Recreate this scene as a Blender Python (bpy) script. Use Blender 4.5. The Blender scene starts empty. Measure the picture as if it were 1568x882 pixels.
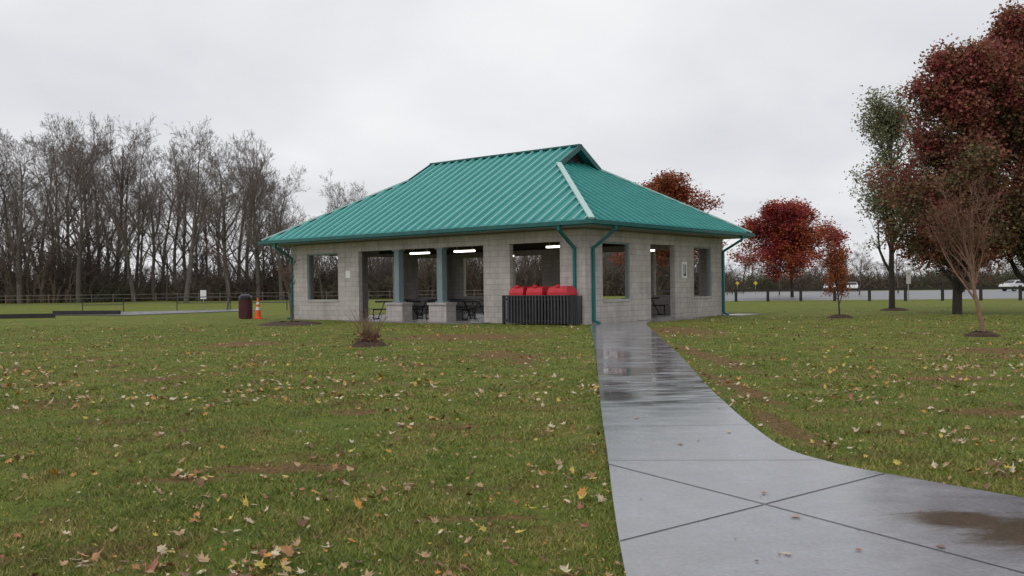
import bpy, math, random
import numpy as np
from mathutils import Vector, Matrix
random.seed(3); RG=np.random.default_rng(7)
C=bpy.context; COL=C.scene.collection

# ---------------------------------------------------------------- helpers
class MB:
    def __init__(s): s.V=[];s.F=[];s.n=0
    def add(s,V,F,m=0):
        V=np.asarray(V,float).reshape(-1,3);F=np.asarray(F,int)
        s.V.append(V);s.F.append((F+s.n,m));s.n+=len(V)
    def poly(s,P,m=0): s.add(P,[list(range(len(P)))],m)
    def box(s,lo,hi,m=0):
        x0,y0,z0=lo;x1,y1,z1=hi
        s.add([(x0,y0,z0),(x1,y0,z0),(x1,y1,z0),(x0,y1,z0),(x0,y0,z1),(x1,y0,z1),(x1,y1,z1),(x0,y1,z1)],
              [(0,3,2,1),(4,5,6,7),(0,1,5,4),(1,2,6,5),(2,3,7,6),(3,0,4,7)],m)
    def beam(s,p0,p1,w,h,m=0,up=(0,0,1)):
        p0=np.array(p0,float);p1=np.array(p1,float);d=p1-p0;d/=np.linalg.norm(d)
        a=np.cross(d,up);
        if np.linalg.norm(a)<1e-4:a=np.cross(d,(1,0,0))
        a/=np.linalg.norm(a);b=np.cross(a,d);a=a*w/2;b=b*h/2
        s.add([p0-a-b,p0+a-b,p0+a+b,p0-a+b,p1-a-b,p1+a-b,p1+a+b,p1-a+b],
              [(0,3,2,1),(4,5,6,7),(0,1,5,4),(1,2,6,5),(2,3,7,6),(3,0,4,7)],m)
    def tube(s,pts,r,n=8,m=0):
        for a,b in zip(pts[:-1],pts[1:]): s.cone(a,b,r,r,n,m)
    def cone(s,p0,p1,r0,r1,n=8,m=0):
        p0=np.array(p0,float);p1=np.array(p1,float);d=p1-p0;d/=np.linalg.norm(d)
        a=np.cross(d,(0,0,1));
        if np.linalg.norm(a)<1e-3:a=np.array([1.,0,0])
        a/=np.linalg.norm(a);b=np.cross(d,a)
        t=np.arange(n)*2*np.pi/n;c=np.cos(t)[:,None]*a+np.sin(t)[:,None]*b
        s.add(np.vstack([p0+c*r0,p1+c*r1]),[(i,(i+1)%n,(i+1)%n+n,i+n) for i in range(n)],m)
        s.add(p0+c*r0,[list(range(n))[::-1]],m);s.add(p1+c*r1,[list(range(n))],m)
    def lathe(s,prof,c=(0,0,0),n=24,m=0):
        t=np.arange(n)*2*np.pi/n;V=[];F=[]
        for r,z in prof:
            V+= [(c[0]+r*math.cos(k),c[1]+r*math.sin(k),c[2]+z) for k in t]
        for j in range(len(prof)-1):
            for i in range(n):
                F.append((j*n+i,j*n+(i+1)%n,(j+1)*n+(i+1)%n,(j+1)*n+i))
        s.add(V,F,m)
    def segs(s,P0,P1,R0,R1,k=4,m=0):
        if len(P0)==0:return
        P0=np.array(P0);P1=np.array(P1);R0=np.array(R0)[:,None];R1=np.array(R1)[:,None]
        d=P1-P0;d/=np.linalg.norm(d,axis=1)[:,None]+1e-9
        ref=np.where(np.abs(d[:,2:3])<.9,np.array([[0,0,1.]]),np.array([[1.,0,0]]))
        a=np.cross(d,ref);a/=np.linalg.norm(a,axis=1)[:,None];b=np.cross(d,a)
        N=len(P0);V=np.zeros((N,2*k,3))
        for i in range(k):
            c=math.cos(2*math.pi*i/k)*a+math.sin(2*math.pi*i/k)*b
            V[:,i]=P0+c*R0;V[:,k+i]=P1+c*R1
        base=(np.arange(N)*2*k)[:,None]
        F=np.concatenate([base+np.array([[i,(i+1)%k,(i+1)%k+k,i+k]]) for i in range(k)])
        s.add(V.reshape(-1,3),F,m)
    def build(s,name,mats,parent=None,smooth=False,uv=False,link=True):
        V=np.vstack(s.V);me=bpy.data.meshes.new(name)
        me.vertices.add(len(V));me.vertices.foreach_set('co',V.ravel())
        L=np.concatenate([F.ravel() for F,m in s.F]);T=np.concatenate([np.full(len(F),F.shape[1]) for F,m in s.F])
        M=np.concatenate([np.full(len(F),m) for F,m in s.F]);S=np.concatenate([[0],np.cumsum(T)[:-1]])
        me.loops.add(len(L));me.loops.foreach_set('vertex_index',L)
        me.polygons.add(len(T));me.polygons.foreach_set('loop_start',S);me.polygons.foreach_set('loop_total',T)
        me.polygons.foreach_set('material_index',M)
        for mt in mats: me.materials.append(mt)
        me.update(calc_edges=True)
        me.polygons.foreach_set('use_smooth',np.full(len(T),smooth))
        if uv:
            ul=me.uv_layers.new(name='UVMap')
            nr=np.zeros(len(T)*3);me.polygons.foreach_get('normal',nr);nr=np.abs(nr.reshape(-1,3))
            nl=np.repeat(nr,T,axis=0);c=V[L]
            uvv=np.where((nl[:,0:1]>.7),c[:,[1,2]],np.where(nl[:,1:2]>.7,c[:,[0,2]],c[:,[0,1]]))
            ul.data.foreach_set('uv',uvv.ravel())
        if not link:return me
        ob=bpy.data.objects.new(name,me);COL.objects.link(ob)
        if parent: ob.parent=parent
        return ob
def empty(name,loc=(0,0,0),rz=0):
    e=bpy.data.objects.new(name,None);COL.objects.link(e);e.location=loc;e.rotation_euler=(0,0,rz);return e
def inst(me,name,loc,rz=0,sc=1,parent=None):
    o=bpy.data.objects.new(name,me);COL.objects.link(o);o.location=loc;o.rotation_euler=(0,0,rz)
    o.scale=(sc,sc,sc) if not hasattr(sc,'__len__') else sc
    if parent:o.parent=parent
    return o

class NT:
    def __init__(s,name):
        s.m=bpy.data.materials.new(name);s.m.use_nodes=True;s.t=s.m.node_tree;s.N=s.t.nodes
        s.b=s.N['Principled BSDF']
    def n(s,ty,**k):
        x=s.N.new(ty)
        for a,v in k.items(): setattr(x,a,v)
        return x
    def l(s,a,b): s.t.links.new(a,b)
    def pos(s): return s.n('ShaderNodeNewGeometry').outputs['Position']
    def noise(s,vec,sc,det=4,rough=.6,dist=0):
        x=s.n('ShaderNodeTexNoise');x.inputs['Scale'].default_value=sc;x.inputs['Detail'].default_value=det
        x.inputs['Roughness'].default_value=rough;x.inputs['Distortion'].default_value=dist
        if vec is not None:s.l(vec,x.inputs['Vector'])
        return x.outputs['Fac']
    def ramp(s,fac,stops,interp='LINEAR'):
        x=s.n('ShaderNodeValToRGB');x.color_ramp.interpolation=interp;e=x.color_ramp.elements
        while len(e)<len(stops):e.new(.5)
        for el,(p,c) in zip(e,stops):
            el.position=p;el.color=(*c,1) if hasattr(c,'__len__') else (c,c,c,1)
        s.l(fac,x.inputs['Fac']);return x.outputs['Color']
    def mix(s,f,a,b,mode='MIX'):
        x=s.n('ShaderNodeMix',data_type='RGBA',blend_type=mode)
        for sock,v in ((x.inputs[0],f),(x.inputs[6],a),(x.inputs[7],b)):
            if isinstance(v,bpy.types.NodeSocket):s.l(v,sock)
            elif hasattr(v,'__len__'):sock.default_value=(*v,1)
            else:
                sock.default_value=v if sock==x.inputs[0] else (v,v,v,1)
        return x.outputs[2]
    def math(s,op,a,b=None,clamp=False):
        x=s.n('ShaderNodeMath',operation=op,use_clamp=clamp)
        for i,v in enumerate((a,b)):
            if v is None:continue
            if isinstance(v,bpy.types.NodeSocket):s.l(v,x.inputs[i])
            else:x.inputs[i].default_value=v
        return x.outputs[0]
    def bump(s,h,st=.3,d=.02):
        x=s.n('ShaderNodeBump');x.inputs['Strength'].default_value=st;x.inputs['Distance'].default_value=d
        s.l(h,x.inputs['Height']);s.l(x.outputs[0],s.b.inputs['Normal'])
    def set(s,col=None,rough=None,metal=None,spec=None):
        for k,v in (('Base Color',col),('Roughness',rough),('Metallic',metal),('Specular IOR Level',spec)):
            if v is None:continue
            if isinstance(v,bpy.types.NodeSocket):s.l(v,s.b.inputs[k])
            elif hasattr(v,'__len__'):s.b.inputs[k].default_value=(*v,1)
            else:s.b.inputs[k].default_value=v
    def blob(s,sep,P,nz,amp=.7):
        out=None
        for (x,y,rx,ry) in P:
            dx=s.math('DIVIDE',s.math('SUBTRACT',sep.outputs[0],x),rx)
            dy=s.math('DIVIDE',s.math('SUBTRACT',sep.outputs[1],y),ry)
            d=s.math('SQRT',s.math('ADD',s.math('MULTIPLY',dx,dx),s.math('MULTIPLY',dy,dy)))
            m=s.math('SUBTRACT',1.35,d)
            out=m if out is None else s.math('MAXIMUM',out,m)
        w=s.math('MULTIPLY',s.math('SUBTRACT',nz,.5),amp*3)
        return s.math('MULTIPLY',s.math('ADD',out,w),1.6,clamp=True)

def simple(name,col,rough=.6,metal=0,var=.25,sc=3,bump=0,spec=.5,bsc=60):
    t=NT(name);p=t.n('ShaderNodeTexCoord').outputs['Object'];nz=t.noise(p,sc,4)
    c=t.mix(t.ramp(nz,[(.3,0),(.7,1)]),tuple(k*(1-var) for k in col),tuple(min(1,k*(1+var)) for k in col))
    t.set(c,rough,metal,spec)
    if bump:t.bump(t.noise(p,bsc,3),bump,.01)
    return t.m

PATCH=[(-1.6,9.55,.25,.24),(-1.65,6.6,.45,.18),(-2.3,6.25,.4,.12),(2.42,8.3,.14,1.1),(2.8,11.4,.16,2.0),(3.5,16.5,.22,3.2),(-1.2,24,2.0,1.6),
       (-.3,17.5,.6,1.0),(4.6,9,.45,.3),(-2.6,4.4,.32,.11),(.2,16.5,.25,1.5),(-.2,5.1,.3,.1),(5.8,12.2,.5,.4),(4.7,26,.9,2.8),
       (-5.2,13.5,.5,.4),(7.2,9.6,.5,.3),(-6.5,22,.9,1.2),(9,17,.8,.8),(-.9,3.9,.3,.08),(1.05,8.9,.12,.35)]

def grass_col(t,island=True):
    p=t.pos();mid=t.noise(p,1.7,4,.65)
    big=t.noise(p,.18,3,.6)
    c=t.ramp(big,[(.3,(.110,.165,.021)),(.5,(.165,.215,.030)),(.7,(.235,.245,.048))])
    c2=t.ramp(mid,[(.3,(.080,.125,.018)),(.5,(.175,.218,.032)),(.72,(.34,.29,.085))])
    c=t.mix(.55,c,c2)
    if island:
        r=t.n('ShaderNodeNewGeometry').outputs['Random Per Island']
        c=t.mix(1.0,c,t.ramp(r,[(0,(.50,.55,.5)),(.5,(1,1,1)),(.80,(1.35,1.28,1.3)),(.84,(1.8,1.3,2.1)),(1,(2.2,1.45,2.5))]),'MULTIPLY')
        m=t.n('ShaderNodeAttribute',attribute_name='worn').outputs['Fac']
    else:
        sep=t.n('ShaderNodeSeparateXYZ');t.l(p,sep.inputs[0]);m=t.blob(sep,PATCH,mid,1.2)
    m2=t.ramp(t.noise(p,.8,6,.78),[(.51,0),(.64,.85)])
    m=t.math('MAXIMUM',m,m2)
    br=t.ramp(t.noise(p,14,3,.7),[(.3,(.13,.072,.032)),(.55,(.25,.140,.062)),(.75,(.36,.24,.115))])
    return t.mix(t.math('MULTIPLY',m,.88 if not island else .6),c,br),p

def mat_ground():
    t=NT('lawn_ground');c,p=grass_col(t,False)
    mp=t.n('ShaderNodeMapping');mp.inputs['Scale'].default_value=(1,.45,1);t.l(p,mp.inputs[0])
    f=t.noise(mp.outputs[0],26,6,.75)
    c=t.mix(1,c,t.ramp(f,[(.28,.35),(.5,.85),(.75,1.35)]),'MULTIPLY')
    t.set(c,.85,0,.15);t.bump(f,.9,.05);return t.m
def mat_blade():
    t=NT('grass_blade');c,p=grass_col(t,True);t.set(c,.45,0,.4);return t.m
def mat_concrete():
    t=NT('wet_concrete');p=t.pos();sep=t.n('ShaderNodeSeparateXYZ');t.l(p,sep.inputs[0])
    n1=t.noise(p,1.1,5,.6);n2=t.noise(p,40,4,.7);mp=t.n('ShaderNodeMapping');mp.inputs['Scale'].default_value=(.6,1.8,1);t.l(p,mp.inputs[0])
    n3=t.noise(mp.outputs[0],1.9,6,.66,.5)
    c=t.ramp(n1,[(.3,(.205,.205,.222)),(.7,(.31,.31,.335))])
    c=t.mix(1,c,t.ramp(n2,[(.3,.80),(.7,1.1)]),'MULTIPLY')
    c=t.mix(1,c,t.ramp(t.noise(p,5,5,.7),[(.3,.84),(.7,1.06)]),'MULTIPLY')
    wet=t.ramp(n3,[(.42,0),(.60,1)])
    far=t.math('MAXIMUM',t.math('MULTIPLY',t.math('SUBTRACT',sep.outputs[1],8.2),.45,clamp=True),.28)
    wet=t.math('MULTIPLY',wet,far)
    pud=t.blob(sep,[(1.15,10.5,.3,.5),(1.7,13.6,.6,.5),(1.7,17,.5,1.2)],n3,.5)
    wet=t.math('MAXIMUM',wet,pud)
    stain=t.blob(sep,[(2.35,4.85,.26,.20),(2.75,4.55,.50,.34)],t.noise(mp.outputs[0],2.8,6,.7,.4),.62)
    c=t.mix(wet,c,t.mix(.6,c,(.07,.068,.066)))
    c=t.mix(t.math('MULTIPLY',stain,.88),c,t.ramp(n2,[(.3,(.07,.055,.036)),(.7,(.13,.10,.065))]))
    w=t.math('MAXIMUM',wet,stain)
    r=t.math('SUBTRACT',t.math('ADD',.10,t.math('MULTIPLY',n1,.26)),t.math('MULTIPLY',w,.17))
    t.set(c,r,0,.6);
    h=t.math('MULTIPLY',n2,t.math('SUBTRACT',1.15,w));t.bump(h,.10,.004);return t.m
def mat_cmu():
    t=NT('concrete_block');uv=t.n('ShaderNodeTexCoord').outputs['UV']
    b=t.n('ShaderNodeTexBrick',offset=.5);b.inputs['Scale'].default_value=1
    b.inputs['Brick Width'].default_value=.4;b.inputs['Row Height'].default_value=.2;b.inputs['Mortar Size'].default_value=.007
    b.inputs['Mortar Smooth'].default_value=.2;b.inputs['Bias'].default_value=0
    b.inputs['Color1'].default_value=(.56,.515,.495,1);b.inputs['Color2'].default_value=(.49,.45,.43,1);b.inputs['Mortar'].default_value=(.33,.30,.285,1)
    t.l(uv,b.inputs['Vector']);p=t.pos()
    c=t.mix(1,b.outputs['Color'],t.ramp(t.noise(p,1.2,5),[(.3,.82),(.7,1.06)]),'MULTIPLY')
    c=t.mix(1,c,t.ramp(t.noise(p,50,3),[(.3,.88),(.7,1.08)]),'MULTIPLY')
    mp=t.n('ShaderNodeMapping');mp.inputs['Scale'].default_value=(5,5,.5);t.l(p,mp.inputs[0])
    c=t.mix(1,c,t.ramp(t.noise(mp.outputs[0],1,4),[(.35,.86),(.55,1.02)]),'MULTIPLY')
    sep=t.n('ShaderNodeSeparateXYZ');t.l(p,sep.inputs[0])
    damp=t.math('SUBTRACT',.8,t.math('MULTIPLY',t.math('ADD',sep.outputs[2],t.noise(p,3,4)),1.2),clamp=True)
    c=t.mix(damp,c,(.25,.21,.18))
    t.set(c,.85,0,.3);t.bump(t.math('SUBTRACT',t.math('MULTIPLY',t.noise(p,60,3),.3),b.outputs['Fac']),.5,.01);return t.m
def mat_roof(name,c0,c1):
    t=NT(name);p=t.n('ShaderNodeTexCoord').outputs['Object']
    mp=t.n('ShaderNodeMapping');mp.inputs['Scale'].default_value=(2.5,.5,.5);t.l(p,mp.inputs[0])
    c=t.mix(t.ramp(t.noise(mp.outputs[0],1.3,5),[(.3,0),(.7,1)]),c0,c1)
    t.set(c,.34,.0,.7);t.bump(t.noise(p,1.5,2),.06,.03);return t.m
def mat_leaf(name,cols,sc=.35,var=.5,zk=0,zc=5,lo_=.32,hi_=.68):
    t=NT(name);g=t.n('ShaderNodeNewGeometry');p=g.outputs['Position'];f=t.noise(p,sc,2,.6)
    if zk:
        sep=t.n('ShaderNodeSeparateXYZ');t.l(p,sep.inputs[0]);f=t.math('ADD',f,t.math('MULTIPLY',t.math('SUBTRACT',sep.outputs[2],zc),zk))
    c=t.ramp(f,[(lo_+(hi_-lo_)*i/(len(cols)-1),k) for i,k in enumerate(cols)])
    c=t.mix(.35,c,t.ramp(t.math('FRACT',t.math('MULTIPLY',g.outputs['Random Per Island'],17.3)),[(i/(len(cols)-.99),k) for i,k in enumerate(cols)]))
    c=t.mix(1,c,t.ramp(g.outputs['Random Per Island'],[(0,1-var),(1,1+var)]),'MULTIPLY')
    t.set(c,.55,0,.35)
    tr=t.n('ShaderNodeBsdfTranslucent');t.l(c,tr.inputs[0]);mx=t.n('ShaderNodeMixShader');mx.inputs[0].default_value=.3
    out=[n for n in t.N if n.type=='OUTPUT_MATERIAL'][0]
    t.l(t.b.outputs[0],mx.inputs[1]);t.l(tr.outputs[0],mx.inputs[2]);t.l(mx.outputs[0],out.inputs[0]);return t.m
def mat_groundleaf():
    t=NT('fallen_leaf');r=t.n('ShaderNodeNewGeometry').outputs['Random Per Island']
    c=t.ramp(r,[(0,(.45,.29,.15)),(.2,(.36,.17,.06)),(.36,(.60,.50,.33)),(.52,(.18,.08,.035)),(.66,(.55,.24,.03)),(.76,(.56,.42,.07)),(.86,(.33,.10,.06)),(.93,(.52,.42,.28))],'CONSTANT')
    c=t.mix(1,c,t.ramp(t.noise(t.pos(),45,2),[(.3,.6),(.7,1.2)]),'MULTIPLY')
    t.set(c,.35,0,.5);return t.m

M_ground=mat_ground();M_blade=mat_blade();M_conc=mat_concrete();M_cmu=mat_cmu()
M_roof=mat_roof('teal_roof_metal',(.008,.190,.178),(.016,.255,.235));M_rib_lit=mat_roof('teal_rib_highlit',(.20,.55,.51),(.24,.60,.55))  # rib colour is lightened to paint the highlights along the seams
M_cap=mat_roof('hip_cap_metal',(.36,.55,.52),(.42,.60,.57))
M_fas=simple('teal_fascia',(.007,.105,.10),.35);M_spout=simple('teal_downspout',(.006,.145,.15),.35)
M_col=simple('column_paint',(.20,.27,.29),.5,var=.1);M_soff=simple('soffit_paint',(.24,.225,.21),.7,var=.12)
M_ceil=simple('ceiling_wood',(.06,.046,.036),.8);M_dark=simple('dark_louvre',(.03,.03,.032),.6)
M_sill=simple('sill_concrete',(.42,.40,.38),.7,var=.15,bump=.2);M_black=simple('black_metal',(.014,.014,.015),.4,var=.2)
M_slat=simple('slat_metal',(.045,.045,.05),.4,var=.2)
M_red=simple('red_plastic',(.52,.018,.03),.35,var=.2);M_white=simple('white_paint',(.75,.75,.74),.5,var=.05)
M_slab=simple('floor_slab',(.20,.19,.18),.25,var=.25,sc=1.5)
M_bark=simple('bark',(.105,.088,.076),.9,var=.35,sc=4);M_barkd=simple('dark_bark',(.045,.037,.032),.9,var=.3,sc=4)
M_barkr=simple('tan_bark',(.20,.115,.075),.8,var=.3,sc=9);M_twig_haze=simple('hazed_twig',(.15,.122,.108),.9,var=.3,sc=.3)  # far twigs lightened: distance haze painted into their colour
M_sapl=simple('sapling_bark',(.12,.08,.06),.8,var=.3,sc=9)
M_brush=simple('brush_twig',(.105,.078,.058),.9,var=.4,sc=.2);M_brush2=simple('brush_twig_green',(.085,.085,.045),.9,var=.4,sc=.2)
M_mulch=simple('mulch',(.06,.034,.022),.9,var=.5,sc=30,bump=1,bsc=50);M_asph=simple('wet_asphalt',(.13,.133,.14),.42,var=.25,sc=.3,spec=.4)
M_padc=simple('wet_pad_concrete',(.26,.26,.27),.25,var=.2,sc=.5)
M_wood=simple('dark_post_wood',(.028,.025,.023),.8,var=.3)
M_orange=simple('cone_orange',(.85,.10,.012),.45,var=.1);M_maroon=simple('maroon_can',(.07,.010,.014),.4,var=.2)
M_glass=simple('car_glass',(.02,.022,.025),.1);M_tyre=simple('tyre',(.02,.02,.02),.8);M_silver=simple('car_silver',(.45,.46,.48),.3,.3,var=.05)
M_yel=simple('sign_yellow',(.65,.48,.05),.5,var=.05);M_steel=simple('galvanised_steel',(.35,.35,.35),.4,.6)
M_litter=simple('leaf_litter_soil',(.11,.085,.055),.95,var=.4,sc=1.2)
M_joint=simple('joint_dark',(.06,.058,.055),.9)
t=NT('tube_light');e=t.b;e.inputs['Emission Color'].default_value=(1,.88,.78,1);e.inputs['Emission Strength'].default_value=5;M_lamp=t.m

# ---------------------------------------------------------------- world, sun, camera
w=bpy.data.worlds.new('World');C.scene.world=w;w.use_nodes=True;nt=w.node_tree;bg=nt.nodes['Background']
SUN_EL=math.radians(48);SUN_AZ=math.radians(215)
tc=nt.nodes.new('ShaderNodeTexCoord');sp=nt.nodes.new('ShaderNodeSeparateXYZ');nt.links.new(tc.outputs['Generated'],sp.inputs[0])
def wm(op,a,b,clamp=False):
    x=nt.nodes.new('ShaderNodeMath');x.operation=op;x.use_clamp=clamp
    for i,v in enumerate((a,b)):
        if isinstance(v,bpy.types.NodeSocket):nt.links.new(v,x.inputs[i])
        else:x.inputs[i].default_value=v
    return x.outputs[0]
zz=wm('ADD',wm('MAXIMUM',sp.outputs[2],0),.22)
cb=nt.nodes.new('ShaderNodeCombineXYZ');nt.links.new(wm('DIVIDE',sp.outputs[0],zz),cb.inputs[0]);nt.links.new(wm('DIVIDE',sp.outputs[1],zz),cb.inputs[1])
nz=nt.nodes.new('ShaderNodeTexNoise');nz.inputs['Scale'].default_value=.75;nz.inputs['Detail'].default_value=6;nz.inputs['Roughness'].default_value=.48;nz.inputs['Distortion'].default_value=.25
nt.links.new(cb.outputs[0],nz.inputs['Vector'])
rp=nt.nodes.new('ShaderNodeValToRGB');E=rp.color_ramp.elements;E[0].position=.33;E[0].color=(.64,.655,.695,1);E[1].position=.62;E[1].color=(.91,.91,.925,1)
nt.links.new(nz.outputs['Fac'],rp.inputs[0])
sky=nt.nodes.new('ShaderNodeTexSky');sky.sky_type='NISHITA';sky.sun_disc=False;sky.sun_elevation=SUN_EL;sky.sun_rotation=SUN_AZ
b2=nt.nodes.new('ShaderNodeBackground');b2.inputs[1].default_value=.003;nt.links.new(sky.outputs[0],b2.inputs[0])
ad=nt.nodes.new('ShaderNodeAddShader');nt.links.new(rp.outputs[0],bg.inputs[0]);bg.inputs[1].default_value=1.0
nt.links.new(bg.outputs[0],ad.inputs[0]);nt.links.new(b2.outputs[0],ad.inputs[1]);nt.links.new(ad.outputs[0],nt.nodes['World Output'].inputs[0])
sl=bpy.data.lights.new('overcast_sun','SUN');sl.energy=.6;sl.angle=math.radians(25);sl.color=(1,.97,.92)
so=bpy.data.objects.new('overcast_sun',sl);COL.objects.link(so)
dv=Vector((math.sin(SUN_AZ)*math.cos(SUN_EL),math.cos(SUN_AZ)*math.cos(SUN_EL),math.sin(SUN_EL)))
so.rotation_euler=dv.to_track_quat('Z','Y').to_euler()
cam=bpy.data.cameras.new('camera');co=bpy.data.objects.new('camera',cam);COL.objects.link(co);C.scene.camera=co
cam.sensor_width=36;cam.lens=1408.3/1568*36;cam.clip_end=2000
p_,r_=-.000599,-.012217
Fv=Vector((0,math.cos(p_),math.sin(p_)));U0=Vector((0,-math.sin(p_),math.cos(p_)))
Rv=math.cos(r_)*Vector((1,0,0))+math.sin(r_)*U0;Uv=-math.sin(r_)*Vector((1,0,0))+math.cos(r_)*U0
co.matrix_world=Matrix(((Rv.x,Uv.x,-Fv.x,0),(Rv.y,Uv.y,-Fv.y,0),(Rv.z,Uv.z,-Fv.z,1.28),(0,0,0,1)))
C.scene.view_settings.view_transform='Standard'

# ---------------------------------------------------------------- ground
g=MB();g.poly([(-600,-60,0),(600,-60,0),(600,900,0),(-600,900,0)]);g.build('ground',[M_ground])
g=MB();g.poly([(-160,122,.004),(60,132,.004),(60,240,.004),(-160,240,.004)]);g.build('woodland_ground',[M_litter])
g=MB();g.poly([(14,73,.006),(120,52,.006),(160,128,.006),(34,150,.006)]);g.build('parking_lot',[M_asph])
g=MB();g.box((-60,53.5,-.1),(-27,55.5,.03),1);g.poly([(-27,52.6,.031),(-21,50.2,.031),(-15.8,58.5,.031),(-18.5,62,.031),(-27,57.5,.031)])
g.poly([(-60,100,.01),(10,104,.01),(10,106.5,.01),(-60,102.5,.01)],1);g.build('park_path',[M_padc,M_asph])

def smooth(P,n=6):
    P=[np.array(q,float) for q in P];out=[]
    for i in range(len(P)-1):
        a=P[max(i-1,0)];b=P[i];c=P[i+1];d=P[min(i+2,len(P)-1)]
        for k in range(n):
            s=k/n;out.append(.5*((2*b)+(-a+c)*s+(2*a-5*b+4*c-d)*s*s+(-a+3*b-3*c+d)*s**3))
    out.append(P[-1]);return out
LE=smooth([(.3,1.0),(.42,2.8),(.483,4.06),(.568,5.27),(.70,6.89),(.94,9.93),(1.60,17.78),(2.35,27.5),(2.62,30.35)])
RE=smooth([(6.5,.6),(4.4,3.3),(3.5,4.45),(2.94,5.31),(2.41,6.08),(2.2,6.49),(2.07,7.07),(2.12,8.22),(2.23,9.54),(2.45,11.75),(3.02,16.7),(3.9,25.5),(4.47,30.6),(5.2,33),(6.45,35.2)])
pathpoly=[tuple(q) for q in LE]+[(5.15,33.75)]+[tuple(q) for q in RE[::-1]]+[(5.5,-.4),(3.5,-1)]
g=MB();pp=np.array([(x,y,.03) for x,y in pathpoly]);g.poly(pp[::-1])
lo=pp.copy();lo[:,2]=-.08;n=len(pp);g.add(np.vstack([pp,lo]),[(i,(i+1)%n,(i+1)%n+n,i+n) for i in range(n)])
sw=empty('concrete_path');g.build('slab',[M_conc],sw)
g=MB()
def joint(a,b,wd=.010): 
    a=np.array((*a,.0325));b=np.array((*b,.0325));d=(b-a)/np.linalg.norm(b-a);q=np.array([-d[1],d[0],0])*wd/2
    g.add([a-q,b-q,b+q,a+q],[(0,1,2,3)])
joint((.66,6.47),(1.42,5.23));joint((1.42,5.23),(2.9,2.7));joint((.516,4.51),(1.413,5.215));joint((1.43,5.235),(2.43,6.03));joint((.68,6.6),(2.17,6.52),.006)
def xl(Y,E): 
    E=np.array(E);i=np.argsort(E[:,1]);return float(np.interp(Y,E[i,1],E[i,0]))
for Y in [8.2,9.8,11.4,13.0,14.7,16.4,18.1,19.8,21.5,23.2,24.9,26.6,28.3]: joint((xl(Y,LE)+.01,Y),(xl(Y,RE)-.01,Y),.012 if Y!=8.2 else .006)
g.build('joints',[M_joint],sw)

# ---------------------------------------------------------------- pavilion
A=.676;K=.8;o=.8724;L=17.233;W=12.025;He=3.424;S=.58;G=4.517
ox,oy=2.5638,29.3317
pav=bpy.data.objects.new('picnic_pavilion',None);COL.objects.link(pav)
pav.matrix_world=Matrix(((-math.cos(A),math.sin(A),0,ox),(math.sin(A),math.cos(A),0,oy),(0,0,1,0),(0,0,0,1)))
def loc(u_,v_,z=0): return (ox-math.cos(A)*u_+math.sin(A)*v_, oy+math.sin(A)*u_+math.cos(A)*v_, z)
Zs=3.22;TH=.2
b=MB()
def wall(axis,at,lo_,hi_,ops,top=2.82):
    def bx(a,c,z0,z1,e=0):
        if axis==0:b.box((a,at-e,z0),(c,at+TH+e,z1),0 if not e else 1)
        else:b.box((at-e,a,z0),(at+TH+e,c,z1),0 if not e else 1)
    bx(lo_,hi_,top,Zs);x=lo_
    for a,c,s in sorted(ops):
        bx(x,a,-.1,top)
        if s>0:
            bx(a,c,-.1,s-.09);bx(a+.001,c-.001,s-.09,s,.03)
        x=c
    bx(x,hi_,-.1,top)
longops=[(1.89,4.08,0),(5.3,12.0,0),(13.27,15.27,.86)]
backops=[(1.89,4.08,.86),(5.3,7.0,0),(10.2,12.0,.86),(13.27,15.27,.86)]
wall(0,o,o,L-o,longops);wall(0,W-o-TH,o,L-o,backops)
shortops=[(1.94,3.71,.83),(5.18,6.99,0),(8.55,10.09,.83)]
wall(1,o,o+TH,W-o-TH,shortops);wall(1,L-o-TH,o+TH,W-o-TH,shortops)
for uc in (9.82,7.5):
    vv=o
    b.box((uc-.45,vv-.12,-.1),(uc+.45,vv+.42,.66));b.box((uc-.49,vv-.16,.66),(uc+.49,vv+.46,.74),1)
b.build('walls',[M_cmu,M_sill],pav,uv=True)
b=MB()
for uc in (9.82,7.5):
    vv=o
    b.box((uc-.13,vv+.02,.74),(uc+.13,vv+.18+.1,2.82));b.box((uc-.2,vv-.02,.74),(uc+.2,vv+.32,.79));b.box((uc-.2,vv-.02,2.76),(uc+.2,vv+.32,2.815))
for at,ax,(a,c,s) in [(o,0,longops[2]),(o,1,shortops[0]),(o,1,shortops[2])]:
    for q in ((a,a+.05,s,2.82),(c-.05,c,s,2.82),(a+.05,c-.05,2.76,2.82)):
        if ax==0:b.box((q[0],at+.05,q[2]),(q[1],at+.15,q[3]))
        else:b.box((at+.05,q[0],q[2]),(at+.15,q[1],q[3]))
b.build('columns',[M_col],pav)
b=MB();b.box((o+.01,o+.01,-.1),(L-o-.01,W-o-.01,.045));b.box((5.0,-.25,-.1),(11.6,o,.034));b.box((-.2,10.6,-.1),(o,W+.6,.03));b.box((-.1,4.2,-.1),(o,7.6,.036));b.build('floor_slab',[M_slab],pav)
b=MB();b.box((o+TH,o+TH,3.10),(L-o-TH,W-o-TH,3.2));
for vv in (3.6,6.0,8.4):b.box((o+TH,vv-.07,2.95),(L-o-TH,vv+.07,3.1))
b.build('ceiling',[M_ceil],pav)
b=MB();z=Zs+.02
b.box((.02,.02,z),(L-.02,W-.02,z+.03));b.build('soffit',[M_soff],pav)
Z=lambda d:He+S*d
b=MB();e=.4
r0=[(0,0,He),(L,0,He),(L-G,G,Z(G)),(L-G,W/2,Z(W/2)),(G,W/2,Z(W/2)),(G,G,Z(G))]
b.poly(r0);b.poly([(x,W-y,zz_) for x,y,zz_ in r0][::-1])
ge=G+e
r1=[(0,0,He),(0,W,He),(ge,W-ge,Z(ge)),(ge,ge,Z(ge))]
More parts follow.
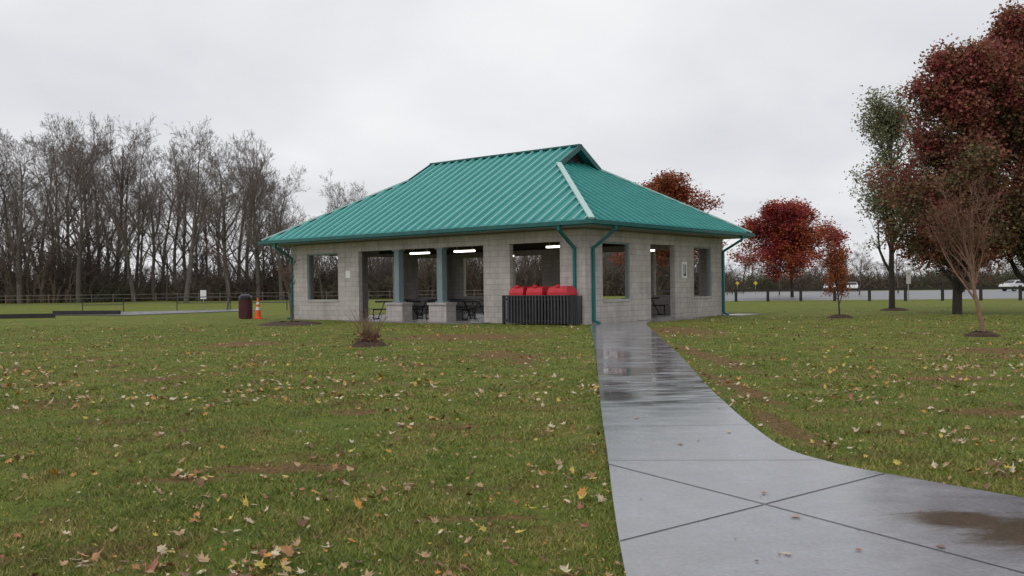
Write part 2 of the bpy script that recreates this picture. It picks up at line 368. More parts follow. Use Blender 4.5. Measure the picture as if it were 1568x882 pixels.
b.poly(r1[::-1]);b.poly([(L-x,y,q) for x,y,q in r1])
for s_ in (1,-1):
    for fl in (0,1):
        X0=G if not fl else L-G;X1=ge if not fl else L-ge
        Y=lambda y:y if s_==1 else W-y
        b.add([(X0,Y(G),Z(G)-.05),(X1,Y(ge),Z(ge)-.05),(X1,Y(W/2),Z(W/2)-.05),(X0,Y(W/2),Z(W/2)-.05)],[(0,1,2,3)])
b.build('roof_panels',[M_roof],pav)
b=MB()
def rib(p0,p1,up,w_=.045,h_=.075): 
    up=np.array(up,float);up/=np.linalg.norm(up)
    b.beam(np.array(p0)+up*h_/2,np.array(p1)+up*h_/2,w_,h_,0,up)
SP=.47;k=SP*.5
while k<L:
    d=min(k,L-k);d=W/2 if d>G else d
    rib((k,.0,Z(0)),(k,d,Z(d)),(0,-S,1));rib((k,W,Z(0)),(k,W-d,Z(d)),(0,S,1));k+=SP
b.build('roof_ribs',[M_rib_lit],pav)
b=MB()
k=SP*.5
while k<W:
    d=min(k,W-k,ge)
    rib((0,k,Z(0)),(d,k,Z(d)),(-S,0,1));rib((L,k,Z(0)),(L-d,k,Z(d)),(S,0,1));k+=SP
b.build('hip_end_ribs',[mat_roof('teal_rib_shaded',(.05,.30,.28),(.07,.35,.32))],pav)  # darker copy of the rib teal, with the end slope's shade painted in
b=MB()
for cx_,cy_,sx,sy in ((0,0,1,1),(L,0,-1,1),(0,W,1,-1),(L,W,-1,-1)):
    b.beam((cx_,cy_,He+.05),(cx_+sx*G,cy_+sy*G,Z(G)+.05),.2,.06)
b.build('hip_caps',[M_cap],pav)
b=MB();b.beam((G-.03,W/2,Z(W/2)+.04),(L-G+.03,W/2,Z(W/2)+.04),.22,.07)
for X in (G-.02,L-G+.02):
    for sgn in (1,-1):
        y0=G if sgn==1 else W-G
        b.beam((X,y0,Z(G)-.04),(X,W/2-.01*sgn,Z(W/2)-.04),.05,.2,0,(0,-S*sgn,1))
zf=He-.19
b.box((-.02,-.02,zf),(L+.02,.0,He+.01));b.box((-.02,W,zf),(L+.02,W+.02,He+.01));b.box((-.02,0,zf),(0,W,He+.01));b.box((L,0,zf),(L+.02,W,He+.01))
b.box((-.13,-.13,He-.13),(L+.13,-.022,He));b.box((-.13,W+.022,He-.13),(L+.13,W+.13,He));b.box((-.13,-.021,He-.13),(-.022,W+.021,He));b.box((L+.022,-.021,He-.13),(L+.13,W+.021,He))
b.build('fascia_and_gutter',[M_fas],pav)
b=MB()
for X,sg in ((ge,1),(L-ge,-1)):
    b.poly([(X,ge,Z(ge)),(X,W/2,Z(W/2)-.02),(X,W-ge,Z(ge))]);
    hh=Z(W/2)-Z(ge)
    for i in range(1,8):
        zq=Z(ge)+hh*i/9;hw=(W/2-ge)*(1-i/9)-.06
        if hw>.05:b.beam((X-.03*sg,W/2-hw,zq),(X-.03*sg,W/2+hw,zq),.03,.05)
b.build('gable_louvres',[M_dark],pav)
b=MB()
def spout(pts):
    for p,q in zip(pts[:-1],pts[1:]):b.beam(p,q,.10,.08)
spout([(1.25,-.07,He-.1),(1.25,-.05,He-.28),(1.25,o-.06,He-.85),(1.25,o-.06,.12),(1.25,o-.28,.05)])
spout([(-.07,1.30,He-.1),(-.05,1.30,He-.28),(o-.06,1.30,He-.85),(o-.06,1.30,.12),(o-.28,1.30,.05)])
spout([(L-o-.1,-.07,He-.1),(L-o-.1,-.05,He-.28),(L-o-.1,o-.06,He-.75),(L-o-.1,o-.06,.12),(L-o-.1,o-.28,.05)])
spout([(-.07,W-o-.1,He-.1),(-.05,W-o-.1,He-.28),(o-.06,W-o-.1,He-.75),(o-.06,W-o-.1,.12),(o-.28,W-o-.1,.05)])
b.build('downspouts',[M_spout],pav)
b=MB()
for u_,v_ in ((10.2,2.6),(7.75,2.6),(3.05,2.4),(10.6,8.6),(3.2,8.6)):
    b.box((u_-.52,v_-.08,2.76),(u_+.52,v_+.08,2.80),1);b.box((u_-.5,v_-.07,2.70),(u_+.5,v_+.07,2.76),0)
    for s in (-.4,.4):b.box((u_+s-.008,v_-.008,2.80),(u_+s+.008,v_+.008,3.1),1)
b.build('ceiling_lights',[M_lamp,M_white],pav)
b=MB();b.box((12.5,o-.015,1.75),(12.78,o-.002,2.05));b.build('notice_plate',[M_white],pav)
b=MB();b.box((o-.02,7.55,1.55),(o-.002,7.95,2.2),0);b.box((o-.03,7.66,1.65),(o-.021,7.71,2.1),1);b.box((o-.03,7.8,1.65),(o-.021,7.85,2.1),1);b.box((o-.03,7.71,1.65),(o-.021,7.8,1.72),1)
b.build('wall_sign',[M_white,M_dark],pav)

def table(name,u_,v_,rot):
    q=MB()
    for i in range(9):q.box((-.9,-.38+i*.085,.73),(.9,-.38+i*.085+.06,.76))
    q.box((-.92,-.40,.70),(-.88,.40,.765));q.box((.88,-.40,.70),(.92,.40,.765))
    for s in (-1,1):
        for i in range(3):q.box((-.9,s*.72-.13+i*.09,.44),(.9,s*.72-.13+i*.09+.065,.465))
        for x in (-.6,.6):
            q.tube([(x,s*.55,.05),(x,s*.18,.71)],.022,8);q.tube([(x,s*.48,.05),(x,s*.80,.05),(x,s*.80,.44)],.022,8)
    for x in (-.6,.6):q.tube([(x,-.82,.42),(x,.82,.42)],.022,8)
    e_=empty(name,(u_,v_,.0));e_.location=loc(u_,v_,.02);e_.rotation_euler=(0,0,rot)
    q.build('frame_and_slats',[M_black],e_)
for i,(u_,v_,r) in enumerate([(10.9,2.0,2.47),(8.7,2.8,2.47),(6.4,2.4,2.47),(6.9,5.6,2.47),(10.6,6.2,2.47),(3.0,6.3,.9),(3.6,9.0,.9),(13.6,6.0,2.47)]): table('picnic_table',u_,v_,r)

en=empty('bin_enclosure');en.matrix_world=pav.matrix_world.copy()
b=MB();x=1.02
while x<3.76:b.box((x,.10,.05),(x+.06,.125,.98));x+=.131
for zq in (.12,.84):b.box((1.0,.127,zq),(3.8,.16,zq+.06),1)
y=.14
while y<.80:
    for X in (1.0,3.80):b.box((X-.012,y,.05),(X+.012,y+.055,.98))
    y+=.11
for X in (1.0,2.4,3.8):b.box((X-.04,.128,.0),(X+.04,.2,1.0),1)
b.box((.99,.09,.98),(3.81,.165,1.01))
b.build('slats',[M_slat,M_black],en)
M_binb=simple('dark_bin_body',(.010,.010,.011),.6)
def bin_(u0,wd):
    e_=empty('recycling_bin');e_.location=loc(u0,.50,0);e_.rotation_euler=(0,0,math.pi-A)
    q=MB();h=.26
    prof=[(h*.8,.05,wd*.42),(h,1.0,wd*.48)]
    V=[];
    for a_,z_,b_ in prof:V+=[(-b_,-a_,z_),(b_,-a_,z_),(b_,a_,z_),(-b_,a_,z_)]
    q.add(V,[(0,1,5,4),(1,2,6,5),(2,3,7,6),(3,0,4,7),(0,3,2,1)],1)
    hw=wd*.5;pr=[(-.29,1.0),(-.29,1.10),(-.22,1.24),(-.08,1.31),(.1,1.31),(.24,1.26),(.30,1.10),(.30,1.0)]
    V=[(-hw*(1 if z_<1.2 else .93),y_,z_) for y_,z_ in pr]+[(hw*(1 if z_<1.2 else .93),y_,z_) for y_,z_ in pr];n_=len(pr)
    q.add(V,[(i,i+1,i+1+n_,i+n_) for i in range(n_-1)]);q.add(V[:n_],[list(range(n_))]);q.add(V[n_:],[list(range(n_))[::-1]])
    for s in (-1,1):q.box((s*hw*.6-.1,-.305,1.03),(s*hw*.6+.1,-.292,1.12),0)
    q.box((-.07,.20,1.27),(.07,.27,1.36),0)
    q.build('body_and_lid',[M_red,M_binb],e_)
bin_(1.55,.80);bin_(2.50,.68);bin_(3.28,.62)

b=MB();b.lathe([(0,0),(.27,0),(.29,.03),(.29,.80),(.305,.82),(.305,.86)],n=28)
b.lathe([(.305,.86),(.31,.90),(.30,.98),(.24,1.07),(.12,1.12),(0,1.13)],n=28,m=1);b.box((-.12,-.32,.92),(.12,-.29,1.02),1)
for i in range(20):
    a_=i*math.pi/10;b.box((.29*math.cos(a_)-.012,.29*math.sin(a_)-.012,.06),(.29*math.cos(a_)+.012,.29*math.sin(a_)+.012,.78),0)
ob=b.build('trash_can',[M_maroon,M_black]);ob.location=(-12.15,41.9,0)
b=MB();b.box((-.20,-.20,0),(.20,.20,.04),0)
def cr(z):return .155-.12*(z/.95)
zs=[.04,.40,.54,.66,.76,.95];ms=[0,1,0,1,0]
for a_,c_,m_ in zip(zs[:-1],zs[1:],ms):b.lathe([(cr(a_),a_),(cr(c_),c_)],n=20,m=m_)
b.lathe([(cr(.95),.95),(0,.955)],n=20)
ob=b.build('traffic_cone',[M_orange,M_white]);ob.location=(-11.5,41.6,.0);ob.rotation_euler=(0,0,.5)

# ---------------------------------------------------------------- trees
def grow(seed,H,r0,lv=4,first=.3,ang=(25,50),nb=(12,7,5,3),rat=(.5,.55,.55,.5),up=.12,wob=.12,lean=(0,0),w0=None,shr=.55):
    rg=random.Random(seed);segs=[];tips=[]
    def br(p,d,Ln,r,lev):
        n=max(2,[9,5,4,3,2][min(lev,4)]);st=first if lev==0 else .2
        cnt=nb[lev] if lev<lv and lev<len(nb) else 0
        ts=sorted(rg.uniform(st,1) for _ in range(cnt));ki=0;az=rg.uniform(0,6.28);ww=wob if lev or w0 is None else w0
        for i in range(n):
            d=d+Vector((rg.gauss(0,ww),rg.gauss(0,ww),rg.gauss(0,ww)+up*(lev>0)));d.normalize()
            q=p+d*(Ln/n);ra=r*(1-.8*i/n);rb=r*(1-.8*(i+1)/n);segs.append((p,q,max(ra,.006),max(rb,.004),lev))
            while ki<len(ts) and ts[ki]<=(i+1)/n:
                t_=ts[ki]*n-i;s=p.lerp(q,t_);az+=2.4+rg.uniform(-.5,.5);an=math.radians(rg.uniform(*ang))
                o1=d.orthogonal().normalized();o2=d.cross(o1)
                cd=d*math.cos(an)+(o1*math.cos(az)+o2*math.sin(az))*math.sin(an)
                shrink=(1-shr*ts[ki]) if lev==0 else (1-.35*ts[ki])
                br(s,cd,Ln*rat[lev]*rg.uniform(.7,1.15)*shrink,max(.006,rb*.62+.003),lev+1);ki+=1
            p=q
        if lev>=max(1,lv-1):tips.append((p,lev));
    br(Vector((0,0,0)),Vector((lean[0],lean[1],1)).normalized(),H,r0,0)
    return segs,tips
def treemesh(name,segs,mats,thick=0.0,leaves=None):
    b=MB()
    for lo_,hi_,k in ((0,0,8),(1,1,5),(2,9,3)):
        s=[q for q in segs if lo_<=q[4]<=hi_]
        if s:b.segs([tuple(q[0]) for q in s],[tuple(q[1]) for q in s],[max(q[2],thick) for q in s],[max(q[3],thick*.8) for q in s],k,0 if lo_<2 else (1 if len(mats)>2 else 0))
    if leaves is not None:
        c,sz=leaves;n=len(c);a=RG.normal(size=(n,3));a/=np.linalg.norm(a,axis=1)[:,None];r=RG.normal(size=(n,3));bb=np.cross(a,r);bb/=np.linalg.norm(bb,axis=1)[:,None]
        s=(sz*RG.uniform(.6,1.3,n))[:,None]
        V=np.stack([c-a*s*.5,c+bb*s*.36,c+a*s*.5,c-bb*s*.36],1).reshape(-1,3)
        b.add(V,np.arange(n*4).reshape(-1,4),len(mats)-1)
    return b.build(name,mats,link=False)
def tipleaves(tips,per,spread,seed=0,zmin=0,wlo=.2):
    T=np.array([tuple(t[0]) for t in tips]);T=T[T[:,2]>zmin]
    rg=np.random.default_rng(seed);wts=rg.uniform(wlo,2-wlo,len(T));cnt=rg.poisson(per*wts)
    c=np.repeat(T,cnt,axis=0);return c+rg.normal(size=c.shape)*spread
bare=[]
for i in range(7):
    sg,_=grow(100+i,19,.30,4,first=[.22,.3,.12,.28,.18,.25,.1][i],ang=[(20,45),(25,55),(18,40),(25,50),(20,48),(28,60),(22,50)][i],nb=(13,8,6,4),rat=(.60,.52,.5,.5),up=.09,wob=.14,w0=.06)
    bare.append(treemesh('bare_tree_mesh',sg,[M_bark,M_twig_haze,M_twig_haze],thick=.014))
def mh(me): 
    z=np.zeros(len(me.vertices)*3);me.vertices.foreach_get('co',z);return z[2::3].max()
bh=[mh(m) for m in bare]
wl=empty('distant_tree_line');k=0
def px2(x,Y):return Y*((x-784)/1408.3)
rr=random.Random(5)
ctrl=[(-150,275),(0,275),(90,280),(190,272),(285,275),(345,265),(400,240),(450,190),(470,120),(505,110),(520,170),(570,185),(610,150),(660,110),(800,85),(900,85),(1000,80)]
def hpx(x): return float(np.interp(x,[c[0] for c in ctrl],[c[1] for c in ctrl]))
x=-330
while x<1080:
    Y=rr.uniform(122,150);h=hpx(x)*rr.uniform(.80,1.06)/1408*Y
    i=rr.randrange(7);s=h/bh[i];wx=rr.uniform(.8,1.1)*(1.5 if x>620 else 1)
    inst(bare[i],'bare_tree_part',(px2(x,Y),Y,0),rr.uniform(0,6.28),(s*wx,s*wx,s),wl)
    x+=rr.uniform(9,20) if x<450 else rr.uniform(14,34)
x=-330
while x<1080:
    Y=rr.uniform(119,128);h=rr.uniform(50,130)/1408*Y*(1 if x<620 else .6);i=rr.randrange(7);s=h/bh[i]
    inst(bare[i],'bare_tree_part',(px2(x,Y),Y,0),rr.uniform(0,6.28),(s*1.3,s*1.3,s),wl);x+=rr.uniform(12,34)
for x,h,Y in [(285,284,106),(120,280,116),(350,262,116),(535,205,105),(30,276,115),(205,250,118),(395,240,116),(430,215,114)]:
    i=rr.randrange(7);hh=h/1408*Y;s=hh/bh[i];inst(bare[i],'bare_tree_part',(px2(x,Y),Y,0),rr.uniform(0,6.28),(s*1.15,s*1.15,s),wl)
x=1090
while x<1900:
    Y=rr.uniform(210,260);h=rr.uniform(30,55)/1408*Y*1.1;i=rr.randrange(7)
    s=h/bh[i];inst(bare[i],'bare_tree_part',(px2(x,Y),Y,0),rr.uniform(0,6.28),(s*1.8,s*1.8,s),wl);x+=rr.uniform(8,16)
bru=empty('understory_brush')
bm=[]
for i in range(4):
    b=MB();P0=[];P1=[];R0=[];R1=[]
    rg=random.Random(40+i)
    for s in range(120):
        x0,y0=rg.gauss(0,2.2),rg.gauss(0,1.6);p=Vector((x0,y0,0));d=Vector((rg.gauss(0,.25),rg.gauss(0,.25),1)).normalized();hh=rg.uniform(1.0,5.5)*(1-min(.7,abs(x0)/6))
        for j in range(4):
            q=p+d*hh/4;P0.append(tuple(p));P1.append(tuple(q));R0.append(.03-.006*j);R1.append(.025-.006*j)
            for _ in range(6):
                st=p.lerp(q,rg.random());dd=(d+Vector((rg.gauss(0,.6),rg.gauss(0,.6),rg.gauss(.1,.4)))).normalized();en_=st+dd*hh*rg.uniform(.1,.25)
                P0.append(tuple(st));P1.append(tuple(en_));R0.append(.022);R1.append(.012)
            p=q;d=(d+Vector((rg.gauss(0,.2),rg.gauss(0,.2),0))).normalized()
    b.segs(P0,P1,R0,R1,3);bm.append(b.build('brush_mesh',[M_brush if i<3 else M_brush2],link=False))
for i in range(210):
    Y=rr.uniform(120,150);x=rr.uniform(-280,1060);inst(bm[i%4],'brush_part',(px2(x,Y),Y,0),rr.uniform(0,6.3),(rr.uniform(1,1.7),rr.uniform(1,1.6),rr.choice([.4,.6,.8,1.0,1.4,2.0,2.3]) if i%4<3 else .6),bru)
for i in range(60):
    Y=rr.uniform(190,230);x=rr.uniform(1050,1800);inst(bm[i%4],'brush_part',(px2(x,Y),Y,0),rr.uniform(0,6.3),(2.2,1.6,rr.uniform(.6,1.1)),bru)

LR=mat_leaf('red_maple_leaf',[(.10,.125,.05),(.16,.125,.06),(.25,.085,.06),(.34,.065,.075),(.28,.13,.065)],.55,var=.45,zk=.026,zc=6.6)
LR2=mat_leaf('orange_red_leaf',[(.20,.03,.045),(.36,.04,.045),(.44,.12,.035),(.22,.10,.05)],.3)
LG=mat_leaf('pale_green_leaf',[(.16,.175,.09),(.29,.29,.165),(.23,.19,.10)],.6)
LO=mat_leaf('rust_leaf',[(.20,.045,.03),(.36,.12,.04),(.27,.05,.035)],.5)
LC=mat_leaf('brown_red_leaf',[(.14,.045,.035),(.20,.07,.045),(.12,.065,.04)],.8)
def leafy(name,seed,H,r0,X,Y,leafmat,per,spread,size,bark=M_barkd,zmin=1.5,sxy=1,rz=0,wlo=.2,w0=.03,**kw):
    sg,tp=grow(seed,H,r0,w0=w0,**kw);me=treemesh(name,sg,[bark,leafmat],leaves=(tipleaves(tp,per,spread,seed,zmin,wlo),size))
    z=np.zeros(len(me.vertices)*3);me.vertices.foreach_get('co',z);s=H/z[2::3].max()
    return inst(me,name,(X,Y,0),rz,(s*sxy,s*sxy,s))
leafy('red_maple_tree',11,12.5,.24,20.4,36,LR,12,.26,.15,zmin=1.2,sxy=1.12,wlo=.0,first=.07,ang=(22,55),nb=(34,10,6,3),rat=(.46,.46,.46,.5),up=.13,shr=.72,wob=.10)
leafy('red_maple_tree',32,11.0,.20,17.7,36.6,LR,12,.26,.15,zmin=1.2,sxy=1.18,wlo=.0,first=.08,ang=(22,55),nb=(32,9,6,3),rat=(.42,.46,.46,.5),up=.13,shr=.70,wob=.10)
leafy('pear_tree',13,10.4,.17,17.5,42.4,LG,4,.24,.13,zmin=2.0,sxy=1.05,wlo=0,first=.18,ang=(20,50),nb=(24,8,5,3),rat=(.42,.5,.5,.5),up=.14)
leafy('red_maple_tree',14,9.9,.17,27.4,90,LR2,13,.38,.24,zmin=1.6,sxy=1.3,wlo=0,first=.14,ang=(35,65),nb=(22,8,6,2),rat=(.6,.5,.5,.5),up=.06)
leafy('orange_maple_tree',15,11.2,.16,14.0,78,LO,11,.32,.22,zmin=2,sxy=1.4,wlo=0,first=.22,ang=(32,62),nb=(20,8,6,2),rat=(.55,.5,.5,.5),up=.08)
leafy('crepe_myrtle_tree',16,4.0,.07,11.0,21.55,LC,3.5,.10,.055,bark=M_barkr,zmin=1.3,rz=2.6,w0=.07,first=.14,ang=(16,36),nb=(13,7,4,2),rat=(.68,.5,.5,.5),up=.10)
leafy('red_sapling',17,3.0,.045,12.1,34,LO,6,.14,.09,bark=M_barkd,zmin=.8,first=.2,ang=(22,46),nb=(12,6,4,2),rat=(.42,.5,.5,.5),up=.12,wlo=0)
sg,tp=grow(18,2.5,.055,3,first=.25,ang=(18,36),nb=(10,6,3),rat=(.45,.5,.5),up=.16,w0=.05)
inst(treemesh('bare_sapling',sg,[M_sapl,LC],thick=.011,leaves=(tipleaves(tp,.25,.08,3,.6),.06)),'bare_sapling',(-8.2,34.2,0))
sg,tp=grow(19,4.6,.07,3,first=.35,ang=(20,45),nb=(12,6,4),rat=(.35,.5,.5),up=.15,lean=(.15,0))
inst(treemesh('young_tree',sg,[M_bark,LC],thick=.014,leaves=(tipleaves(tp,.5,.1,3,.8),.1)),'young_tree',(-18.9,61,0))
for i,(X,Y,h) in enumerate([(37,98,6),(47,112,7.5),(30.5,105,6),(58,118,8),(24,118,6.5)]):
    me=bare[(i*2+1)%7];s=h/bh[(i*2+1)%7];inst(me,'bare_tree',(X,Y,0),i*1.3,(s*1.1,s*1.1,s))
b=MB();rg=random.Random(9);P0=[];P1=[];R0=[];R1=[]
for i in range(46):
    a_=rg.uniform(0,6.28);d=Vector((math.cos(a_)*rg.uniform(.05,.55),math.sin(a_)*rg.uniform(.1,.55),1)).normalized();p=Vector((math.cos(a_)*.08,math.sin(a_)*.08,0));hh=rg.uniform(.25,.85)
    for j in range(3):
        q=p+d*hh/3;P0.append(tuple(p));P1.append(tuple(q));R0.append(.009-.002*j);R1.append(.007-.002*j);p=q;d=(d+Vector((rg.gauss(0,.2),rg.gauss(0,.2),0))).normalized()
        st=p;en_=p+(d+Vector((rg.gauss(0,.6),rg.gauss(0,.6),0))).normalized()*.1;P0.append(tuple(st));P1.append(tuple(en_));R0.append(.005);R1.append(.003)
b.segs(P0,P1,R0,R1,4);c=RG.normal(size=(200,3))*[.15,.15,.08]+[0,0,.16];s_=.04
a=RG.normal(size=(200,3));a/=np.linalg.norm(a,axis=1)[:,None];bb=np.cross(a,RG.normal(size=(200,3)));bb/=np.linalg.norm(bb,axis=1)[:,None]
b.add(np.stack([c-a*s_,c+bb*s_*.5,c+a*s_,c-bb*s_*.5],1).reshape(-1,3),np.arange(800).reshape(-1,4),1)
ob=b.build('dormant_shrub',[M_barkr,LC]);ob.location=(-3.23,20.7,.02)
def mulch(x,y,r,hh=.12):
    b=MB();V=[(0,0,hh)];n=28;rg=random.Random(int(x*10))
    for j,(f,z_) in enumerate(((.35,.95),(.7,.8),(.92,.4),(1.08,-.2))):
        for i in range(n):
            k_=f*r*(1+rg.uniform(-.1,.1));V.append((k_*math.cos(i*6.2832/n),k_*math.sin(i*6.2832/n),hh*z_*(1+rg.uniform(-.25,.25))))
    b.add(V,[(0,1+i,1+(i+1)%n) for i in range(n)]);b.n-=len(V)
    F=[(1+j*n+i,1+j*n+(i+1)%n,1+(j+1)*n+(i+1)%n,1+(j+1)*n+i) for j in range(3) for i in range(n)]
    b.F.append((np.array(F)+b.n,0));b.n+=len(V)
    o_=b.build('mulch_ring',[M_mulch],smooth=True);o_.location=(x,y,0)
MUL=[(-3.23,20.7,.38),(-8.25,34.2,1.1),(11,21.55,.36),(12.1,34,.45),(17.6,42.4,.6)]
for m in MUL:mulch(*m)

# ---------------------------------------------------------------- background furniture
b=MB();P=[np.array((10.5,72.4,0))+np.array((34.1-16.6,61.3-69.5,0))/19.3*2.35*i for i in range(17)]
for q in P:b.cone(q,q+[0,0,1.02],.11,.105,10)
for q,r in zip(P[:-1],P[1:]):b.beam(q+[0,0,.84],r+[0,0,.84],.07,.17)
b.build('post_and_rail_fence',[M_wood])
def car(name,x,y,rz,mat):
    b=MB();pr=[(-2.2,.30),(-2.25,.62),(-2.1,.92),(-1.55,.98),(-.95,1.42),(.55,1.45),(1.15,1.0),(2.05,.84),(2.25,.58),(2.2,.30)]
    n=len(pr)
    def wd(z_):return .88 if z_<1.0 else .88-(z_-1.0)*.5
    V=[(px_,-wd(z_),z_) for px_,z_ in pr]+[(px_,wd(z_),z_) for px_,z_ in pr]
    b.add(V,[(i,i+1,i+1+n,i+n) for i in range(n-1)],0);b.add(V[:n],[list(range(n))[::-1]],0);b.add(V[n:],[list(range(n))],0)
    for s in (-1,1):
        q=[(-1.35,1.02),(-.9,1.36),(-.15,1.38),(-.15,1.02)];q2=[(-.07,1.02),(-.07,1.38),(.5,1.38),(.98,1.02)]
        for k_ in (q,q2):b.add([(a_,s*(wd(z_)+.006),z_) for a_,z_ in k_],[(0,1,2,3)],1)
        for wx in (-1.4,1.4):
            b.cone((wx,s*.70,.33),(wx,s*.90,.33),.33,.33,18,2);b.cone((wx,s*.901,.33),(wx,s*.915,.33),.19,.17,12,3)
    b.add([(1.13,-.74,1.04),(1.13,.74,1.04),(.60,.66,1.42),(.60,-.66,1.42)],[(0,1,2,3)],1)
    b.add([(-1.50,-.74,1.04),(-1.50,.74,1.04),(-1.0,.66,1.41),(-1.0,-.66,1.41)],[(0,3,2,1)],1)
    o_=b.build(name,[mat,M_glass,M_tyre,M_steel]);o_.location=(x,y,.01);o_.rotation_euler=(0,0,rz)
car('parked_car',65.5,119,.25,M_white);car('parked_car',54,146,1.2,M_white);car('parked_car',50.5,146,1.2,M_silver)
def sign(name,x,y,h,wd,hh,mat,diamond=False,rz=0):
    b=MB();b.cone((0,0,0),(0,0,h),.035,.035,8,0)
    if diamond:b.add([(0,-.045,h-wd*1.4),(wd*.7,-.045,h-wd*.7),(0,-.045,h),(-wd*.7,-.045,h-wd*.7),(0,-.065,h-wd*1.4),(wd*.7,-.065,h-wd*.7),(0,-.065,h),(-wd*.7,-.065,h-wd*.7)],[(0,1,2,3),(4,5,6,7),(0,1,5,4),(1,2,6,5),(2,3,7,6),(3,0,4,7)],1)
    else:b.box((-wd/2,-.065,h-hh),(wd/2,-.04,h),1)
    o_=b.build(name,[M_steel,mat]);o_.location=(x,y,0);o_.rotation_euler=(0,0,rz)
sign('warning_sign',29.4,120,1.75,.40,0,M_yel,True);sign('warning_sign',32.3,122,1.75,.42,0,M_yel,True)
sign('notice_sign',-20.8,62,1.35,.4,.6,M_white);sign('parking_sign',26.5,61.5,2.1,.3,.9,M_sill)
b=MB()
for a_,c_ in (((-36,46.2,.1),(-23.6,47.4,.1)),((-26.4,53.0,.12),(-22.3,52.2,.12))):b.beam(a_,c_,.28,.26)
b.build('timber_edging',[M_wood])
b=MB()
for i in range(26):
    X=-62+i*2.5;Y=108+.06*i
    b.cone((X,Y,0),(X,Y,1.15),.05,.045,8)
    if i<25:
        for z_ in (.55,1.0):b.beam((X,Y,z_),(X+2.5,Y+.06,z_),.04,.06)
b.build('split_rail_fence',[M_twig_haze])
b=MB()
for (x0,y0,x1,y1) in ((-22.6,62,-18.7,61),(-17.5,60,-14.4,58.8),(-27,57.8,-24.6,58.2)):
    b.tube([(x0,y0,0),(x0,y0,.9),(x1,y1,.9),(x1,y1,0)],.03,8);b.tube([(x0,y0,.5),(x1,y1,.5)],.02,8)
b.build('metal_railing',[M_black])

# ---------------------------------------------------------------- grass blades + fallen leaves
def inpoly(x,y,P):
    P=np.array(P);ins=np.zeros(len(x),bool);j=len(P)-1
    for i in range(len(P)):
        xi,yi=P[i];xj,yj=P[j];c=((yi>y)!=(yj>y))&(x<(xj-xi)*(y-yi)/(yj-yi+1e-12)+xi);ins^=c;j=i
    return ins
N=560000
Y=np.exp(RG.uniform(math.log(2.6),math.log(36),N));X=RG.uniform(-.66,.66,N)*Y+RG.normal(size=N)*.05
lx=-(X-ox)*math.cos(A)+(Y-oy)*math.sin(A);ly=(X-ox)*math.sin(A)+(Y-oy)*math.cos(A)
keep=~inpoly(X,Y,pathpoly)&~((lx>o-.05)&(ly>o-.05)&(lx<L-o+.05)&(ly<W-o))&~((lx>5)&(lx<11.6)&(ly>-.25)&(ly<1))&~((lx>-.1)&(lx<o)&(ly>4.2)&(ly<7.6))
for mx,my,mr in MUL:keep&=((X-mx)**2+((Y-my)*np.where(Y<my,.6,1))**2>(mr*1.0)**2)
def fnoise(X,Y,sc,seed):
    r=np.random.default_rng(seed).random((256,256));x=X*sc+1000;y=Y*sc+1000
    xi=np.floor(x).astype(int);yi=np.floor(y).astype(int);fx=x-xi;fy=y-yi;fx=fx*fx*(3-2*fx);fy=fy*fy*(3-2*fy)
    g=lambda a,b_:r[a%256,b_%256]
    return (g(xi,yi)*(1-fx)+g(xi+1,yi)*fx)*(1-fy)+(g(xi,yi+1)*(1-fx)+g(xi+1,yi+1)*fx)*fy
wob=(fnoise(X,Y,3,1)-.5)*1.0+(fnoise(X,Y,9,2)-.5)*.8
pk=np.zeros(N)-5
for (x,y,rx,ry) in PATCH:pk=np.maximum(pk,1.25-np.hypot((X-x)/rx,(Y-y)/ry))
pk=np.clip((pk+wob)*1.4,0,1)
thin=np.clip((fnoise(X,Y,1.3,3)*.5+fnoise(X,Y,4,4)*.5-.52)*4,0,.8)
keep&=(RG.random(N)>pk*.85)&(RG.random(N)>thin)
X=X[keep];Y=Y[keep];pk=pk[keep];N=len(X)
hn=fnoise(X,Y,5,5)*.6+fnoise(X,Y,1.5,6)*.4
h=(.011+.014*RG.random(N)+.034*hn**1.6*RG.random(N))*(1-.4*pk);wd=.0024*(Y/4)**.75*RG.uniform(.7,1.4,N)
az=RG.uniform(0,6.283,N);ln=RG.uniform(.3,1.6,N)*h;la=RG.uniform(0,6.283,N)
dx=np.cos(az)*wd;dy=np.sin(az)*wd;z0=np.zeros(N)-.002
V=np.stack([np.stack([X-dx,Y-dy,z0],1),np.stack([X+dx,Y+dy,z0],1),np.stack([X+np.cos(la)*ln,Y+np.sin(la)*ln,h],1)],1).reshape(-1,3)
b=MB();b.add(V,np.arange(N*3).reshape(-1,3));gr=b.build('grass',[M_blade])
at=gr.data.attributes.new('worn','FLOAT','POINT');at.data.foreach_set('value',np.repeat(pk,3).astype(np.float32))

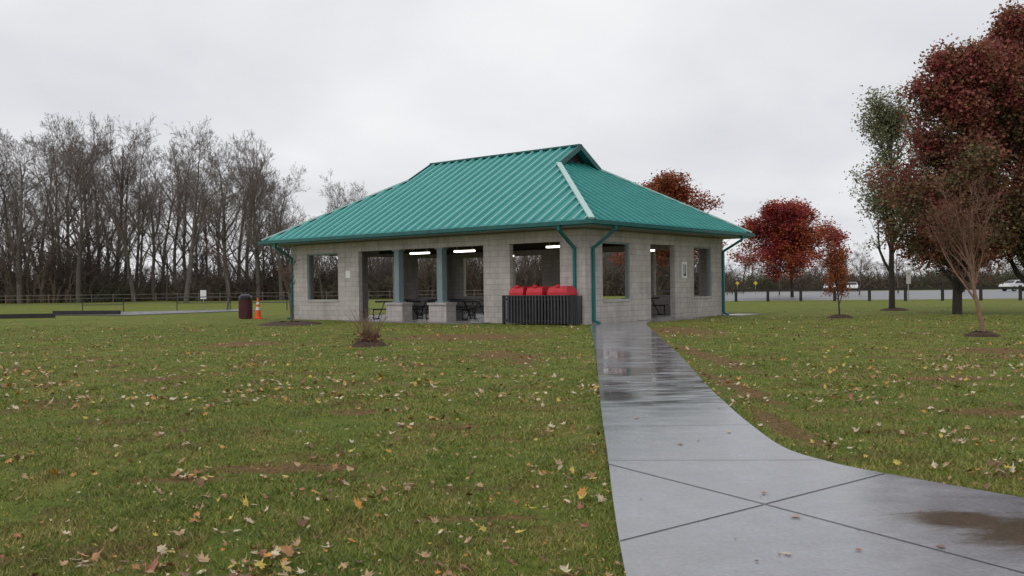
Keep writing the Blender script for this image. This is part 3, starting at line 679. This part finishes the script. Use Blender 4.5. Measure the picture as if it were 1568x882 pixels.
star=[]
for i in range(16):
    a_=i*2*math.pi/16;r=[1,.5,.8,.5,.95,.5,.7,.35,.35,.35,.7,.5,.95,.5,.8,.5][i];star.append((r*math.cos(a_),r*math.sin(a_)))
star=np.array(star)
def leaves(n,y0,y1,clus,szr,seed,on_p=.04,cs=.12):
    rg=np.random.default_rng(seed);Y=np.exp(rg.uniform(math.log(y0),math.log(y1),n));X=rg.uniform(-.64,.64,n)*Y
    if clus:
        k=rg.integers(0,clus,n);cy_=np.exp(rg.uniform(math.log(y0),math.log(y1),clus));cx_=rg.uniform(-.6,.62,clus)*cy_
        X=cx_[k]+rg.normal(size=n)*cs*(1+cy_[k]*.05);Y=cy_[k]+rg.normal(size=n)*cs*(1+cy_[k]*.05)
    lx=-(X-ox)*math.cos(A)+(Y-oy)*math.sin(A);ly=(X-ox)*math.sin(A)+(Y-oy)*math.cos(A)
    on=inpoly(X,Y,pathpoly);kp=~((lx>.2)&(ly>.2))&(~on|(rg.random(n)<on_p))
    X=X[kp];Y=Y[kp];on=on[kp];m=len(X)
    s=rg.uniform(*szr,m);ro=rg.uniform(0,6.28,m);tx=rg.normal(size=m)*.4;ty=rg.normal(size=m)*.4;cu=rg.uniform(-.6,1.4,m)
    zb=np.where(on,.036,.016+.024*rg.random(m));tx=np.where(on,0,tx);ty=np.where(on,0,ty);cu=np.where(on,.25,cu)
    jit=rg.uniform(.7,1.25,(m,16))
    px=star[:,0][None]*s[:,None]*jit;py=star[:,1][None]*s[:,None]*rg.uniform(.45,1,m)[:,None]*jit
    xx=px*np.cos(ro)[:,None]-py*np.sin(ro)[:,None];yy=px*np.sin(ro)[:,None]+py*np.cos(ro)[:,None]
    z=zb[:,None]+xx*tx[:,None]+yy*ty[:,None]+(py**2+.4*px**2)/s[:,None]*cu[:,None]*.8
    z=np.maximum(z,.008)
    ring=np.stack([X[:,None]+xx,Y[:,None]+yy,z],2)
    cen=np.stack([X,Y,zb-.003],1)[:,None]
    V=np.concatenate([cen,ring],1).reshape(-1,3);base=(np.arange(m)*17)[:,None]
    F=np.concatenate([base+np.array([[0,1+i,1+(i+1)%16]]) for i in range(16)])
    return V,F
b=MB()
for a_ in ((560,3.4,12,0,(.02,.048),1),(3300,10,45,0,(.028,.055),2),(360,3.6,12,50,(.022,.048),3,.04,.12),(1900,10,34,110,(.03,.052),4),(260,3.8,9,22,(.02,.05),6,.02,.06),(5500,3.4,24,0,(.007,.017),5,.015)):
    V,F=leaves(*a_);b.add(V,F)
b.build('fallen_leaves',[mat_groundleaf()])
